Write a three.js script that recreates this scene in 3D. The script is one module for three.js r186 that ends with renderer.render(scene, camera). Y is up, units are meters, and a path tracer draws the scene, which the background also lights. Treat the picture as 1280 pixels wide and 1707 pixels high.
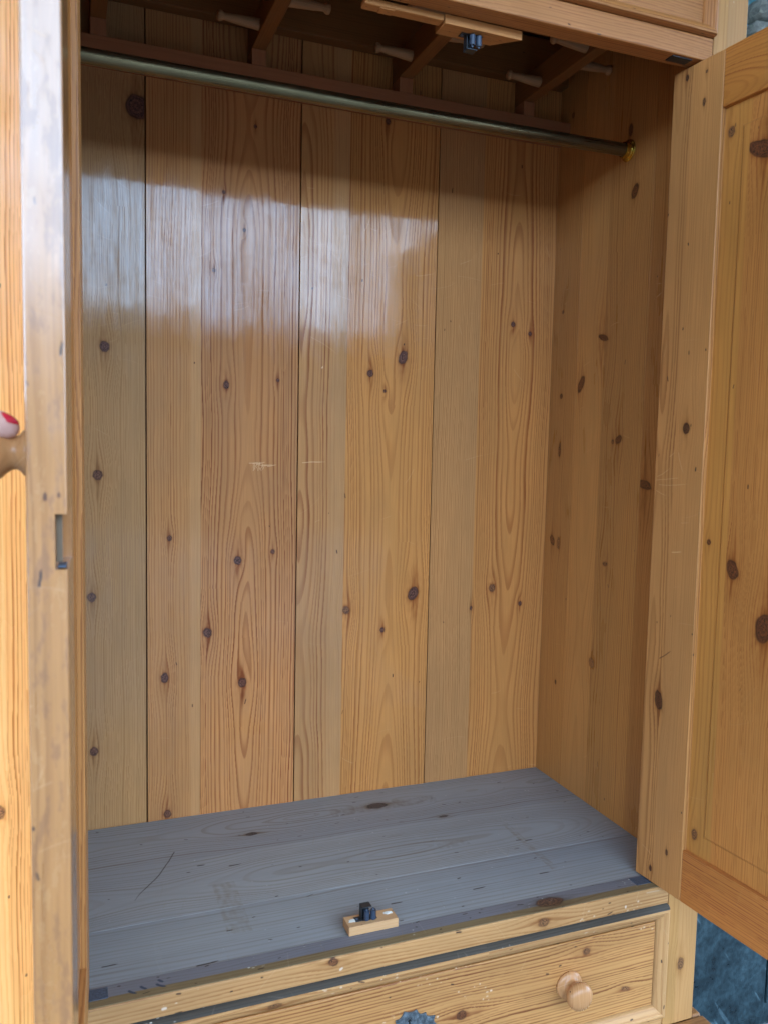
import * as THREE from 'three';
import { RoundedBoxGeometry } from 'three/addons/geometries/RoundedBoxGeometry.js';
import { ConvexGeometry } from 'three/addons/geometries/ConvexGeometry.js';
import { MarchingCubes } from 'three/addons/objects/MarchingCubes.js';
import { mergeGeometries, mergeVertices, toCreasedNormals } from 'three/addons/utils/BufferGeometryUtils.js';
import { Brush, Evaluator, SUBTRACTION } from 'three-bvh-csg';

// ------------------------------------------------------------------ camera, sky, sun, exposure
// "cabinet" coordinates: x = 0 is the inside of the right side, y = 0 the inside floor, z = 0 the front of the frame
const FLOOR = 0.45;                       // height of the cabinet floor above the yard
const scene = new THREE.Scene();
const camera = new THREE.PerspectiveCamera(63.94, 767 / 1024, 0.05, 200);
camera.position.set(-0.9682, 0.7133 + FLOOR, 1.0282);
camera.rotation.set(-0.0844, -0.3703, 0.0212, 'YXZ');
camera.focus = 1.5; camera.userData.fStop = 9;
scene.add(camera);
camera.updateMatrixWorld();

function perlin(seed) {
  let s = seed >>> 0 || 1;
  const rnd = () => { s = (s + 0x6D2B79F5) >>> 0; let t = Math.imul(s ^ (s >>> 15), 1 | s); t = (t + Math.imul(t ^ (t >>> 7), 61 | t)) ^ t; return ((t ^ (t >>> 14)) >>> 0) / 4294967296; };
  const P = new Uint8Array(512), gx = new Float32Array(256), gy = new Float32Array(256);
  const q = [...Array(256).keys()];
  for (let i = 255; i > 0; i--) { const j = Math.floor(rnd() * (i + 1)); [q[i], q[j]] = [q[j], q[i]]; }
  for (let i = 0; i < 512; i++) P[i] = q[i & 255];
  for (let i = 0; i < 256; i++) { const a = rnd() * Math.PI * 2; gx[i] = Math.cos(a); gy[i] = Math.sin(a); }
  const n = (x, y) => {
    const X = Math.floor(x), Y = Math.floor(y), fx = x - X, fy = y - Y;
    const u = fx * fx * fx * (fx * (fx * 6 - 15) + 10), v = fy * fy * fy * (fy * (fy * 6 - 15) + 10);
    const a = P[X & 255] + (Y & 255), b = P[(X + 1) & 255] + (Y & 255);
    const h00 = P[a & 511], h01 = P[(P[X & 255] + ((Y + 1) & 255)) & 511], h10 = P[b & 511], h11 = P[(P[(X + 1) & 255] + ((Y + 1) & 255)) & 511];
    const d00 = gx[h00] * fx + gy[h00] * fy, d10 = gx[h10] * (fx - 1) + gy[h10] * fy, d01 = gx[h01] * fx + gy[h01] * (fy - 1), d11 = gx[h11] * (fx - 1) + gy[h11] * (fy - 1);
    return 1.5 * (d00 + u * (d10 - d00) + v * (d01 + u * (d11 - d01) - d00 - u * (d10 - d00)));
  };
  n.rnd = rnd;
  return n;
}
const N = perlin(11), R = perlin(77).rnd;
const clamp = (x, a = 0, b = 1) => Math.min(b, Math.max(a, x));
const smooth = (a, b, x) => { const t = clamp((x - a) / (b - a)); return t * t * (3 - 2 * t); };
const mix = (a, b, t) => a + (b - a) * t;

{ // soft bright overcast with a cool cast, and slow cloud structure
  const W = 512, H = 256, d = new Float32Array(W * H * 4), n = perlin(5);
  for (let j = 0; j < H; j++) for (let i = 0; i < W; i++) {
    const el = ((j + .5) / H - .5) * Math.PI, az = (i + .5) / W * Math.PI * 2;
    const cx = Math.cos(az) * Math.cos(el), cz = Math.sin(az) * Math.cos(el), cy = Math.sin(el);
    const k = 1.6 / (Math.abs(cy) + .35);
    let c = n(cx * k + 7, cz * k + 3) * .5 + n(cx * k * 2.3, cz * k * 2.3 + 9) * .28 + n(cx * k * 5, cz * k * 5) * .14;
    c = smooth(-.45, .5, c);
    const up = clamp(cy), lum = 1.5 * (1.1 - .25 * up);
    const o = (j * W + i) * 4;
    d[o] = lum * mix(.53, .83, c); d[o + 1] = lum * mix(.92, 1.11, c); d[o + 2] = lum * mix(1.46, 1.48, c); d[o + 3] = 1;
    if (cy < 0) { d[o] = .2; d[o + 1] = .21; d[o + 2] = .23; }
  }
  const t = new THREE.DataTexture(d, W, H, THREE.RGBAFormat, THREE.FloatType);
  t.mapping = THREE.EquirectangularReflectionMapping; t.magFilter = t.minFilter = THREE.LinearFilter; t.wrapS = THREE.RepeatWrapping; t.needsUpdate = true;
  scene.background = t; scene.environment = t;
}
const sun = new THREE.DirectionalLight(0xfff0dc, 0.6);
sun.position.set(-5, 6.5, -9); sun.target.position.set(0, 0, 2);
sun.castShadow = true; sun.shadow.radius = 24; sun.shadow.mapSize.set(2048, 2048);
Object.assign(sun.shadow.camera, { left: -14, right: 14, top: 14, bottom: -14, near: .5, far: 40 });
scene.add(sun, sun.target);

const renderer = new THREE.WebGLRenderer({ antialias: true });
renderer.toneMapping = THREE.LinearToneMapping;
renderer.toneMappingExposure = 5.7;
renderer.shadowMap.enabled = true;

// ------------------------------------------------------------------ helpers
const taken = new Map();
function numbered(name) { const k = taken.get(name) || 0; taken.set(name, k + 1); return k ? `${name}_${String(k).padStart(3, '0')}` : name; }
function tag(o, label, category, group, kind) {
  if (label) o.userData.label = label;
  if (category) o.userData.category = category;
  if (group) o.userData.group = group;
  if (kind) o.userData.kind = kind;
  return o;
}
function put(name, geo, mat, parent = scene, label) {
  const m = new THREE.Mesh(geo, mat); m.name = numbered(name); m.castShadow = m.receiveShadow = true;
  if (label) m.userData.label = label;
  parent.add(m); return m;
}
function group(name, parent, pos = [0, 0, 0], turn = 0) { const g = new THREE.Group(); g.name = numbered(name); g.position.set(...pos); g.rotation.y = turn; parent.add(g); return g; }
function dataTex(arr, w, h, srgb) {
  const t = new THREE.DataTexture(arr, w, h, THREE.RGBAFormat, THREE.UnsignedByteType);
  if (srgb) t.colorSpace = THREE.SRGBColorSpace;
  t.wrapS = t.wrapT = THREE.RepeatWrapping; t.magFilter = t.minFilter = THREE.LinearFilter; t.needsUpdate = true; return t;
}
const hex = (s) => [1, 3, 5].map((i) => parseInt(s.slice(i, i + 2), 16));

// ------------------------------------------------------------------ wood: growth rings cut by the face of a board, bent round knots
function wood(o) {
  const ppm = o.ppm || 1000, w = Math.round(o.W * ppm), h = Math.round(o.H * ppm), n = perlin(o.seed), r = n.rnd;
  const col = new Uint8Array(w * h * 4), hr = new Uint8Array(w * h * 4), C = new Float32Array(w * h * 3), Hh = new Float32Array(w * h), Q = new Float32Array(w * h);
  const knots = (o.knots || []).map((k) => ({ u: k[0] - (o.u || 0), v: k[1] - (o.v || 0), r: k[2] * .88, a: k[3] || 1.15, t: k[4] || 0, pale: k[5] || 0, s: r() * 50 }));
  const strips = o.strips.map((s, i) => ({ con: 1, dens: 250, h0: .03, h1: .02, hf: 1.3, u0: .05, wob: 1, ...s, a: s.a - (o.u || 0), b: s.b - (o.u || 0), E: hex(s.e), L: hex(s.l), sd: i * 13.7 + o.seed, kn: [] }));
  for (const s of strips) s.kn = knots.filter((k) => k.u > s.a - .012 && k.u < s.b + .012);
  const K1 = hex(o.knot || '#84573a'), K2 = hex(o.knot2 || '#4c3226'), KP = hex('#96704a'), S0 = hex('#c1a173'), DIM = o.dim ?? .87, TONE = o.tone || [1.09, .94, .83];
  const rel = o.relief ?? .5, rb = o.rough ?? .4;
  for (let j = 0; j < h; j++) {
    const v = (j + .5) / ppm;
    for (const s of strips) {
      const i0 = Math.max(0, Math.round(s.a * ppm)), i1 = Math.min(w, Math.round(s.b * ppm)), mid = s.a + (s.u0 ?? .05);
      const hv = s.h0 + s.h1 * (n(v * s.hf, s.sd) + .35 * n(v * s.hf * 3.1, s.sd + 5)), wander = .006 * s.wob * n(v * 1.7, s.sd + 20);
      const near = s.kn.filter((k) => Math.abs(k.v - v) < k.r * 9 + .02);
      for (let i = i0; i < i1; i++) {
        const u = (i + .5) / ppm;
        let uu = u + wander + .0016 * s.wob * n(u * 22, v * 5 + s.sd) + .0007 * n(u * 70, v * 16 + s.sd), kd = 9, kk = null, a0 = 0, b0 = 0, halo = 0, hk = 0;
        for (const k of near) {
          const du = u - k.u, dv = v - k.v, c = Math.cos(k.t), sn = Math.sin(k.t), a = (du * c + dv * sn) / k.r, b = (-du * sn + dv * c) / (k.r * k.a);
          const e2 = (du * du) / (k.r * k.r * 3.2) + (dv * dv) / (k.r * k.r * 24);
          const f = Math.exp(-e2 * .42);
          uu = mix(uu, k.u + (uu - k.u) * (1 - .88 * f), 1); hk += f * .0035;
          const d = Math.hypot(a, b) * (1 + .14 * n(a * 1.4 + k.s, b * 1.4));
          if (d < kd) { kd = d; kk = k; a0 = a; b0 = b; }
          halo = Math.max(halo, Math.exp(-e2 * .9));
        }
        const du = uu - mid, hh = hv + hk;
        let ring = Math.sqrt(du * du + hh * hh) * s.dens;
        ring += 1.1 * n(ring * .23, s.sd) + .3 * n(ring * .7, s.sd + 8) + .12 * n(u * 55, v * 4 + s.sd);
        const fr = ring - Math.floor(ring), id = Math.floor(ring), wild = clamp((.42 + 1.1 * Math.abs(n(id * 3.77, s.sd + 1.3))) * (.85 + .55 * n(id * 5.3 + s.sd, v * 2.1)), .12, 1);
        let lw = smooth(.46, .88, fr) * (1 - smooth(.94, 1, fr)) * wild * s.con * (.42 + .58 * smooth(.15, .8, Math.abs(du) / (Math.abs(hh) + Math.abs(du) + 1e-4)));
        const fib = n(u * 620, v * 9) * .6 + n(u * 1500, v * 28) * .4, low = n(u * 9 + s.sd, v * 2.2), low2 = n(u * 3 - s.sd, v * .8 + 4), pat = n(u * 34, v * 13 + s.sd);
        lw = clamp(lw * (1 + .35 * pat) + halo * (.22 + .3 * n(u * 260, v * 60 + 3)) + (kk && kd < 2 ? .5 * Math.exp(-Math.pow((kd - 1) / .45, 2)) * (.6 + .5 * n(u * 300, v * 120)) : 0));
        let q = 1 + .055 * fib * (o.fib ?? 1) + .05 * low + .05 * low2 + .03 * pat;
        let sp = 0; if (s.sap) { const d = s.sap > 0 ? s.b - u : u - s.a; sp = 1 - smooth(Math.abs(s.sap) * .8, Math.abs(s.sap) * 1.1, d + .003 * n(v * 3, s.sd)); lw *= 1 - .62 * sp; }
        let st = 0; for (const k of near) { if (k.pale) continue; const a = (u - k.u - .0012 * n(v * 40, k.s)) / (k.r * .42), b = (v - k.v) / (k.r * 4.6); st = Math.max(st, Math.exp(-a * a - b * b) * (.55 + .6 * n(u * 500, v * 30))); }
        lw = clamp(lw + st * .8);
        let c0 = mix(s.E[0], s.L[0], lw) * q, c1 = mix(s.E[1], s.L[1], lw) * (q - .012 * low), c2 = mix(s.E[2], s.L[2], lw) * (q - .03 * low - .02 * low2);
        if (sp) { c0 = mix(c0, S0[0] * q, sp * .6); c1 = mix(c1, S0[1] * q, sp * .6); c2 = mix(c2, S0[2] * q, sp * .6); }
        let hgt = lw * .5 + fib * .12, ro = rb + .05 * low + .07 * pat - .05 * lw;
        if (kk && kd < 1.25) {
          const k = kk, rings = .5 + .5 * Math.sin(kd * 15 + n(u * 300, v * 300) * 1.5), A = k.pale ? KP : K1;
          const inn = 1 - smooth(.96, 1.1, kd), rim = Math.exp(-Math.pow((kd - 1) / .11, 2)) * (k.pale ? .4 : .7);
          const grit = 1 + .2 * n(u * 420, v * 420);
          const t = inn * (.62 + .3 * clamp(.5 + n(k.s, 3.3) * 1.2));
          c0 = mix(c0, mix(A[0], K2[0], (1 - rings) * .75) * grit, t); c1 = mix(c1, mix(A[1], K2[1], (1 - rings) * .75) * grit, t); c2 = mix(c2, mix(A[2], K2[2], (1 - rings) * .75) * grit, t);
          { const e = rim * (.35 + .6 * clamp(.5 + n(a0 * 1.1 + k.s, b0 * 1.1))); c0 = mix(c0, 44, e); c1 = mix(c1, 30, e); c2 = mix(c2, 24, e); }
          const crack = Math.abs(n(u * 160 + k.s, v * 160)); if (kd < .85 && crack < .05) { c0 *= .5; c1 *= .5; c2 *= .5; hgt -= .5; }
          hgt -= rim * .5; ro += .1 * inn;
        }
        const p = j * w + i; C[p * 3] = c0; C[p * 3 + 1] = c1; C[p * 3 + 2] = c2; Hh[p] = hgt; Q[p] = ro;
      }
    }
  }
  const dot = (x, y, rad, fn) => { for (let b = Math.floor(y - rad - 1); b <= y + rad + 1; b++) for (let a = Math.floor(x - rad - 1); a <= x + rad + 1; a++) if (a >= 0 && b >= 0 && a < w && b < h) { const t = clamp(rad + .5 - Math.hypot(a - x, b - y)); if (t > 0) fn(b * w + a, t); } };
  const line = (u, v, ang, len, turn, rad, fn) => { let x = u * ppm, y = v * ppm; const L = len * ppm; for (let i = 0; i < L; i += .7) { dot(x, y, rad * Math.min(1, (L - i) / (L * .3) + .2), fn); x += Math.cos(ang) * .7; y += Math.sin(ang) * .7; ang += turn * .7 / ppm + (r() - .5) * .05; } };
  const tint = (c, k) => (p, t) => { for (let e = 0; e < 3; e++) C[p * 3 + e] = mix(C[p * 3 + e], c[e], t * k); };
  // fine scratches in the wax, some of them pale
  for (let i = 0; i < (o.scratch || 0); i++) {
    const pale = r() < .4, k = .04 + r() * r() * .22, cl = pale ? hex('#e9d9bb') : hex('#b99a72'); let u = r() * o.W, v = r() * o.H;
    if (o.scratchV && r() < .6) v = (o.scratchV[0] - (o.v || 0)) + (o.scratchV[1] - o.scratchV[0]) * r();
    const dir = r() < .5 ? (r() - .5) * .9 : r() * 6.28;
    line(u, v, dir, .012 + .07 * r() * r(), (r() - .5) * 30, .35 + .25 * r(), (p, t) => { tint(cl, k)(p, t); Hh[p] -= t * .7 * (.4 + k); Q[p] += t * .16; });
  }
  // little white specks and dashes of old paint caught in the grain
  for (let i = 0; i < (o.flecks || 0); i++) {
    const c0 = r() * o.W, c1 = r() * o.H, m = 3 + Math.floor(r() * 14), cl = hex('#e6dfcf');
    for (let e = 0; e < m; e++) { const u = c0 + (r() + r() - 1) * .02, v = c1 + (r() + r() - 1) * .035, k = .2 + .6 * r(); line(u, v, Math.PI / 2 + (r() - .5) * .2, .0006 + .005 * r() * r(), 0, .35 + 1.5 * r() * r(), (p, t) => { tint(cl, k)(p, t); Q[p] += .2 * t; }); }
  }
  // dents and dark nicks
  for (let i = 0; i < (o.nicks || 0); i++) { const k = .4 + .5 * r(); line(r() * o.W, r() * o.H, Math.PI / 2 + (r() - .5) * .6, .002 + .012 * r() * r(), 0, .4 + .6 * r(), (p, t) => { tint(hex('#3a2a20'), k)(p, t); Hh[p] -= t; }); }
  for (const m of o.marks || []) m({ ppm, w, h, line, tint, dot, hex, C, Hh, Q, n, r, u: o.u || 0, v: o.v || 0 });
  for (let p = 0; p < w * h; p++) {
    for (let e = 0; e < 3; e++) col[p * 4 + e] = clamp(C[p * 3 + e] * DIM * TONE[e], 0, 255);
    hr[p * 4] = clamp(.55 + Hh[p] * .4 * rel) * 255; hr[p * 4 + 1] = clamp(Q[p], .06, 1) * 255; col[p * 4 + 3] = hr[p * 4 + 3] = 255;
  }
  let cc = null;
  if (o.coat) { // wax worn thin in streaks along the grain and in brushed patches across it
    const c = new Uint8Array(w * h * 4);
    const gl = new Float32Array(w).fill(1); for (const q of strips) for (let i = Math.max(0, Math.round(q.a * ppm)); i < Math.min(w, Math.round(q.b * ppm)); i++) gl[i] = q.gl ?? 1;
    for (let j = 0; j < h; j++) for (let i = 0; i < w; i++) {
      const u = i / ppm, v = j / ppm, p = j * w + i;
      const f = o.coatEven ? .95 + .1 * n(u * 40, v * 9) : .8 + .3 * n(u * 130 + 3, v * 3.1) + .1 * n(u * 60, v * 170) + .07 * n(u * 9 + 3 * n(v * 9, 2), v * 60 + 4 * n(u * 11, 5)) + .34 * n(u * 9 + 9, v * 7) + .26 * n(u * 420, v * 22) - 1.25 * clamp(Hh[p]);
      c[p * 4] = clamp(f * gl[i], .05, 1) * 255; c[p * 4 + 1] = clamp((o.coatRough || .1) * (1.2 + .5 * n(u * 20, v * 30) + .5 * n(u * 90, v * 9)), .03, 1) * 255; c[p * 4 + 3] = 255;
    }
    cc = dataTex(c, w, h);
  }
  const t2 = dataTex(hr, w, h);
  const mat = new THREE.MeshPhysicalMaterial({ map: dataTex(col, w, h, true), bumpMap: t2, bumpScale: o.bump ?? .0008, roughnessMap: t2, roughness: 1, specularIntensity: o.spec ?? (o.coat ? .2 : .45), clearcoat: o.coat || 0, clearcoatRoughness: 1, clearcoatMap: cc, clearcoatRoughnessMap: cc });
  return { mat, W: o.W, H: o.H, u: o.u || 0, v: o.v || 0 };
}

const origin = new WeakMap();
function uvBoard(g, T, grain, face, du = 0, dv = 0) {
  const geo = g.index ? g.toNonIndexed() : g, p = geo.attributes.position, nn = geo.attributes.normal, uv = new Float32Array(p.count * 2), ua = 3 - grain - face;
  for (let i = 0; i < p.count; i += 3) {
    const a = [0, 1, 2].map((e) => Math.abs(nn.getComponent(i, e) + nn.getComponent(i + 1, e) + nn.getComponent(i + 2, e)));
    const d = a.indexOf(Math.max(...a));
    for (let k = i; k < i + 3; k++) {
      const q = [p.getX(k), p.getY(k), p.getZ(k)];
      const U = d === ua ? q[face] : q[ua], V = d === grain ? q[face] : q[grain];
      uv[k * 2] = (U - T.u + du) / T.W; uv[k * 2 + 1] = (V - T.v + dv) / T.H;
    }
  }
  geo.setAttribute('uv', new THREE.BufferAttribute(uv, 2)); return geo;
}
// a board from x0..x1, y0..y1, z0..z1, its edges eased, the grain running along one axis
function board(name, parent, x, y, z, T, o = {}) {
  const r = Math.min(o.r ?? .0014, (x[1] - x[0]) * .45, (y[1] - y[0]) * .45, (z[1] - z[0]) * .45);
  let g = new RoundedBoxGeometry(x[1] - x[0], y[1] - y[0], z[1] - z[0], 2, r); if (g.index) g = g.toNonIndexed();
  if (o.bend) o.bend(g);
  g.translate((x[0] + x[1]) / 2, (y[0] + y[1]) / 2, (z[0] + z[1]) / 2);
  g = uvBoard(g, T, o.grain ?? 1, o.face ?? 2, o.du, o.dv);
  const off = origin.get(parent); if (off) g.translate(...off);
  return put(name, g, T.mat, parent, o.label);
}
// four mitred lengths of moulding round a rectangle; profile = [inset from the outer edge, height]
function turned(prof, seg) { const g = new THREE.LatheGeometry(prof, seg), p = g.attributes.position, uv = g.attributes.uv; for (let i = 0; i < p.count; i++) uv.setXY(i, (p.getX(i) + .05 + p.getY(i) * .35) / .1, (p.getZ(i) + .05 + p.getY(i) * .8) / .2); return g; }
function mouldingFrame(parent, x, y, z, prof, T, only, name = 'moulding') {
  const off = origin.get(parent) || [0, 0, 0];
  const side = { bottom: [[0, 0], [1, 0]], right: [[1, 0], [1, 1]], top: [[1, 1], [0, 1]], left: [[0, 1], [0, 0]] };
  const at = (c, q) => [c[0] ? x[1] - q[0] : x[0] + q[0], c[1] ? y[1] - q[0] : y[0] + q[0], z + q[1]];
  for (const k of only || Object.keys(side)) {
    const [A, B] = side[k], pos = [], uv = [];
    let run = 0;
    for (let i = 0; i + 1 < prof.length; i++) {
      const a = at(A, prof[i]), b = at(B, prof[i]), c = at(B, prof[i + 1]), d = at(A, prof[i + 1]), st = Math.hypot(prof[i + 1][0] - prof[i][0], prof[i + 1][1] - prof[i][1]);
      const hz = k === 'bottom' || k === 'top', V = (q) => (hz ? q[0] : q[1]) / T.H + .37, u0 = (run + T.W * .2) / T.W, u1 = (run + st + T.W * .2) / T.W;
      for (const [q, u] of [[a, u0], [b, u0], [c, u1], [a, u0], [c, u1], [d, u1]]) { pos.push(q[0] + off[0], q[1] + off[1], q[2] + off[2]); uv.push(u, V(q)); }
      run += st;
    }
    const g = new THREE.BufferGeometry(); g.setAttribute('position', new THREE.Float32BufferAttribute(pos, 3)); g.setAttribute('uv', new THREE.Float32BufferAttribute(uv, 2)); g.computeVertexNormals();
    put(name, toCreasedNormals(g, .7), T.mat, parent);
  }
}

// ------------------------------------------------------------------ wood textures
const T = {};
T.back = wood({ W: 1.03, H: 1.56, u: -1.03, v: 0, seed: 3, rough: .62, coat: 1, coatRough: .07, relief: .5, bump: .0004, scratch: 520, scratchV: [.88, 1.2], nicks: 30, dim: .9, knot: '#6d5450', knot2: '#43343a',
  strips: [
    { gl: 0.85, a: -1.03, b: -.8335, u0: .25, h0: .05, h1: .01, dens: 300, con: .7, e: '#b0956b', l: '#846643' },
    { gl: 0.95, a: -.8335, b: -.737, u0: -.06, h0: .03, h1: .012, dens: 220, con: .85, e: '#ba9463', l: '#845634', sap: .02 },
    { gl: 0.82, a: -.737, b: -.5545, u0: .088, h0: .038, h1: .034, hf: 1.3, dens: 180, con: 1.15, e: '#c09562', l: '#7c4a2a' },
    { gl: 0.9, a: -.5545, b: -.4585, u0: .006, h0: .02, h1: .02, hf: 2.4, dens: 160, con: 1.05, e: '#c09a66', l: '#82502f', sap: .034 },
    { gl: 0.62, a: -.4585, b: -.273, u0: .098, h0: .03, h1: .028, hf: 1.1, dens: 185, con: 1.1, e: '#c5985c', l: '#824f28' },
    { gl: 0.3, a: -.273, b: -.173, u0: .2, h0: .04, h1: .01, dens: 260, con: .7, e: '#bd9868', l: '#8b643d' },
    { gl: 0.35, a: -.173, b: .001, u0: .085, h0: .034, h1: .03, hf: 1.2, dens: 190, con: 1, e: '#c6985d', l: '#85502b' },
  ],
  knots: [[-.903, .87, .0085], [-.916, .646, .0085], [-.928, .428, .0075], [-.926, .145, .0075], [-.848, 1.281, .019], [-.802, .271, .007, 1.4], [-.793, .531, .0045], [-.797, .01, .007], [-.691, .813, .0055, 1.5], [-.594, .826, .003], [-.668, .486, .0075],
    [-.601, .501, .004], [-.724, .351, .008, 1.2, .4], [-.658, .25, .0085], [-.697, 1.158, .003], [-.714, 1.018, .003], [-.659, 1.095, .003], [-.64, 1.281, .003], [-.341, .883, .0095, 1.5, -.35], [-.409, .848, .0065], [-.378, .815, .003], [-.308, .406, .011, 1.35, -.4], [-.451, .379, .008, 1.1, .5, 1],
    [-.373, .334, .005], [-.382, 1.33, .005], [-.095, .965, .005, 1.2], [-.054, .948, .0042], [-.124, .409, .008, 1.2, 0, 1], [-.174, .369, .004], [-.055, .372, .0045]],
  marks: [({ line, tint, hex, u, v }) => { // a cluster of pale scuffs where something has rubbed, a chip, a pale fill
    const c = tint(hex('#e8d8b4'), .75);
    for (let i = 0; i < 6; i++) line(-.648 - u + .007 * i, .669 - v - .0012 * i, .03 + .1 * (i % 3), .018, 4, .5, c);
    for (let i = 0; i < 14; i++) line(-.640 - u + .003 * (i % 7), .655 - v + .0025 * (i % 5), 1.2 + (i % 3) * .3, .006, 20, .45, c);
    line(-.545 - u, .671 - v, .02, .045, 1, .55, c);
    line(-.509 - u, .853 - v, .5, .004, 400, 1.1, c);
    line(-.53 - u, 1.0 - v, 1.5, .003, 0, 1, tint(hex('#3a2a20'), .8));
  }],
});
T.side = wood({ W: .54, H: 1.56, u: -.53, v: 0, seed: 19, rough: .34, knot: '#6a4526', dim: .96, bump: .0003, scratch: 110, nicks: 14,
  strips: [
    { a: -.53, b: -.405, u0: .22, h0: .04, h1: .01, dens: 210, con: .8, e: '#b08c57', l: '#906a3c' },
    { a: -.405, b: -.315, u0: .05, h0: .03, h1: .02, dens: 170, con: .8, e: '#b4905b', l: '#93693a' },
    { a: -.315, b: -.19, u0: -.05, h0: .04, h1: .015, dens: 190, con: .8, e: '#ad8853', l: '#8b6336' },
    { a: -.19, b: .01, u0: .1, h0: .05, h1: .01, dens: 220, con: .8, e: '#a57d4a', l: '#81592e' },
  ],
  knots: [[-.242, 1.178, .009, 1.6, -.5], [-.318, .924, .017, .35, -.3], [-.386, .839, .009, 2.1, -.5], [-.456, .818, .005], [-.258, .728, .011, .7, .45], [-.275, .724, .004], [-.454, .706, .005, 3], [-.178, .648, .02, .4, -.2], [-.469, .513, .008, 1.5, .5], [-.445, .51, .006, 2.2, 0, 1], [-.282, .489, .008, .6, .1, 1], [-.312, .286, .009, 1.2, .5, 1], [-.436, .212, .0035, 1.5], [-.461, .992, .0035], [-.452, 1.384, .005], [-.262, 1.292, .006, 2]],
});
T.floor = wood({ tone: [1, 1, 1], W: .48, H: 1.04, u: -.5, v: -1.03, seed: 29, rough: .62, relief: .8, bump: .0005, scratch: 150, nicks: 60, knot: '#4a403a', spec: .7,
  strips: [
    { a: -.5, b: -.335, u0: .07, h0: .022, h1: .03, hf: 3, dens: 150, con: .62, e: '#a5a29e', l: '#75604a' },
    { a: -.335, b: -.17, u0: .09, h0: .028, h1: .028, hf: 2.4, dens: 140, con: .58, e: '#a3a09d', l: '#745f4a' },
    { a: -.17, b: -.02, u0: .17, h0: .03, h1: .012, dens: 150, con: .36, e: '#9e9c9a', l: '#715e4b' },
  ],
  knots: [[-.429, -.404, .012, 1.9], [-.392, -.661, .006, 1.8], [-.345, -.30, .004, 2.4]],
  marks: [({ line, tint, dot, hex, C, n, u, v, ppm, w, h, r }) => {
    const dark = tint(hex('#463a33'), .8), brown = tint(hex('#6b5238'), .55);
    line(-.37 - u, -.801 - v, -.45, .155, 1.2, .7, dark);                                         // a curved hairline crack
    for (const [z, x, l] of [[-.0845, -.93, .02], [-.0987, -.505, .018], [-.0945, -.365, .022], [-.1016, -.237, .018], [-.21, -.20, .014], [-.045, -.81, .03], [-.293, -.72, .02], [-.31, -.77, .012]]) line(z - u, x - v, Math.PI / 2, l, 2, 1.1, dark);
    const patch = (z0, z1, x0, x1, c, k, s) => { for (let j = Math.floor((x0 - v) * ppm); j < (x1 - v) * ppm; j++) for (let i = Math.floor((z0 - u) * ppm); i < (z1 - u) * ppm; i++) { if (i < 0 || j < 0 || i >= w || j >= h) continue; const q = n(i / 13 + s, j / 7) * .5 + n(i / 2.5, j / 16 + s) * .35 + .25 + .12 * n(i / 1.2, j / 1.2); if (q > 0) tint(hex(c), k * clamp(q * 1.6))(j * w + i, 1); } };
    patch(-.243, -.10, -.757, -.722, '#7c6347', .24, 3);                                             // stain left by tape
    patch(-.28, -.107, -.21, -.198, '#7e6347', .3, 8);
    patch(-.25, -.23, -.36, -.30, '#6e5a4b', .2, 14); patch(-.44, -.41, -.5, -.28, '#624f41', .2, 21);
    patch(-.12, -.04, -.86, -.853, '#bdb6ae', .14, 5); patch(-.47, -.42, -.505, -.497, '#c6bdb2', .16, 5); patch(-.3, -.1, -.385, -.377, '#c3bab0', .12, 9);
    for (let i = 0; i < 60; i++) dot(r() * w, r() * h, .6 + r(), tint(hex('#d8d2ca'), .6));
  }],
});
const honey = { e: '#c69a60', l: '#93602f' };
T.rail = wood({ dim: .8, W: .09, H: 1.06, u: -.045, v: -1.03, seed: 37, rough: .45, relief: .9, bump: .0006, scratch: 60, flecks: 5, nicks: 20,
  strips: [{ a: -.045, b: .045, u0: .075, h0: .016, h1: .02, hf: 2, dens: 170, con: .75, e: '#c4a374', l: '#8d6238' }],
  knots: [[-.016, -.292, .0075, 1.3, 0, 1], [-.006, -.63, .006, 1.3, .3]],
  marks: [({ line, tint, hex, u, v }) => { const c = tint(hex('#e9e6de'), .85); line(-.022 - u, -.14 - v, 0, .003, 0, 1.6, c); line(-.02 - u, -.86 - v, 1.5, .005, 0, 1.8, c); line(-.02 - u, -.62 - v, 1, .004, 0, 1.6, c); line(-.005 - u, -.1 - v, 1.6, .03, 0, .8, tint(hex('#e0d8c8'), .5)); }],
});
T.railTop = wood({ tone: [1, 1, 1], W: .05, H: 1.06, u: -.045, v: -1.03, seed: 39, rough: .5, relief: .8, bump: .0005, scratch: 50, flecks: 6, nicks: 40,
  strips: [{ a: -.045, b: -.016, u0: .06, h0: .02, h1: .02, hf: 2, dens: 160, con: .55, e: '#868080', l: '#655c54' }, { a: -.016, b: .005, u0: -.04, h0: .02, h1: .02, hf: 2, dens: 160, con: .55, e: '#8c7350', l: '#64492f' }],
  knots: [[-.02, -.27, .012, 2.2, 0]],
  marks: [({ line, tint, hex, u, v }) => { for (const [z, x, l] of [[-.028, -.945, .012], [-.02, -.90, .012], [-.024, -.885, .01], [-.022, -.865, .014], [-.03, -.862, .008]]) line(z - u, x - v, .6, l, 40, 1.6, tint(hex('#3f4450'), .7)); }] });
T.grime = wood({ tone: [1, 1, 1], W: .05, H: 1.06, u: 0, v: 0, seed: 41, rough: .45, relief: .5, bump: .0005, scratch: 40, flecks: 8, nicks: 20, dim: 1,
  strips: [{ a: 0, b: .05, u0: .1, h0: .03, h1: .02, dens: 200, con: .5, e: '#4e4840', l: '#3a332b' }] });
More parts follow.
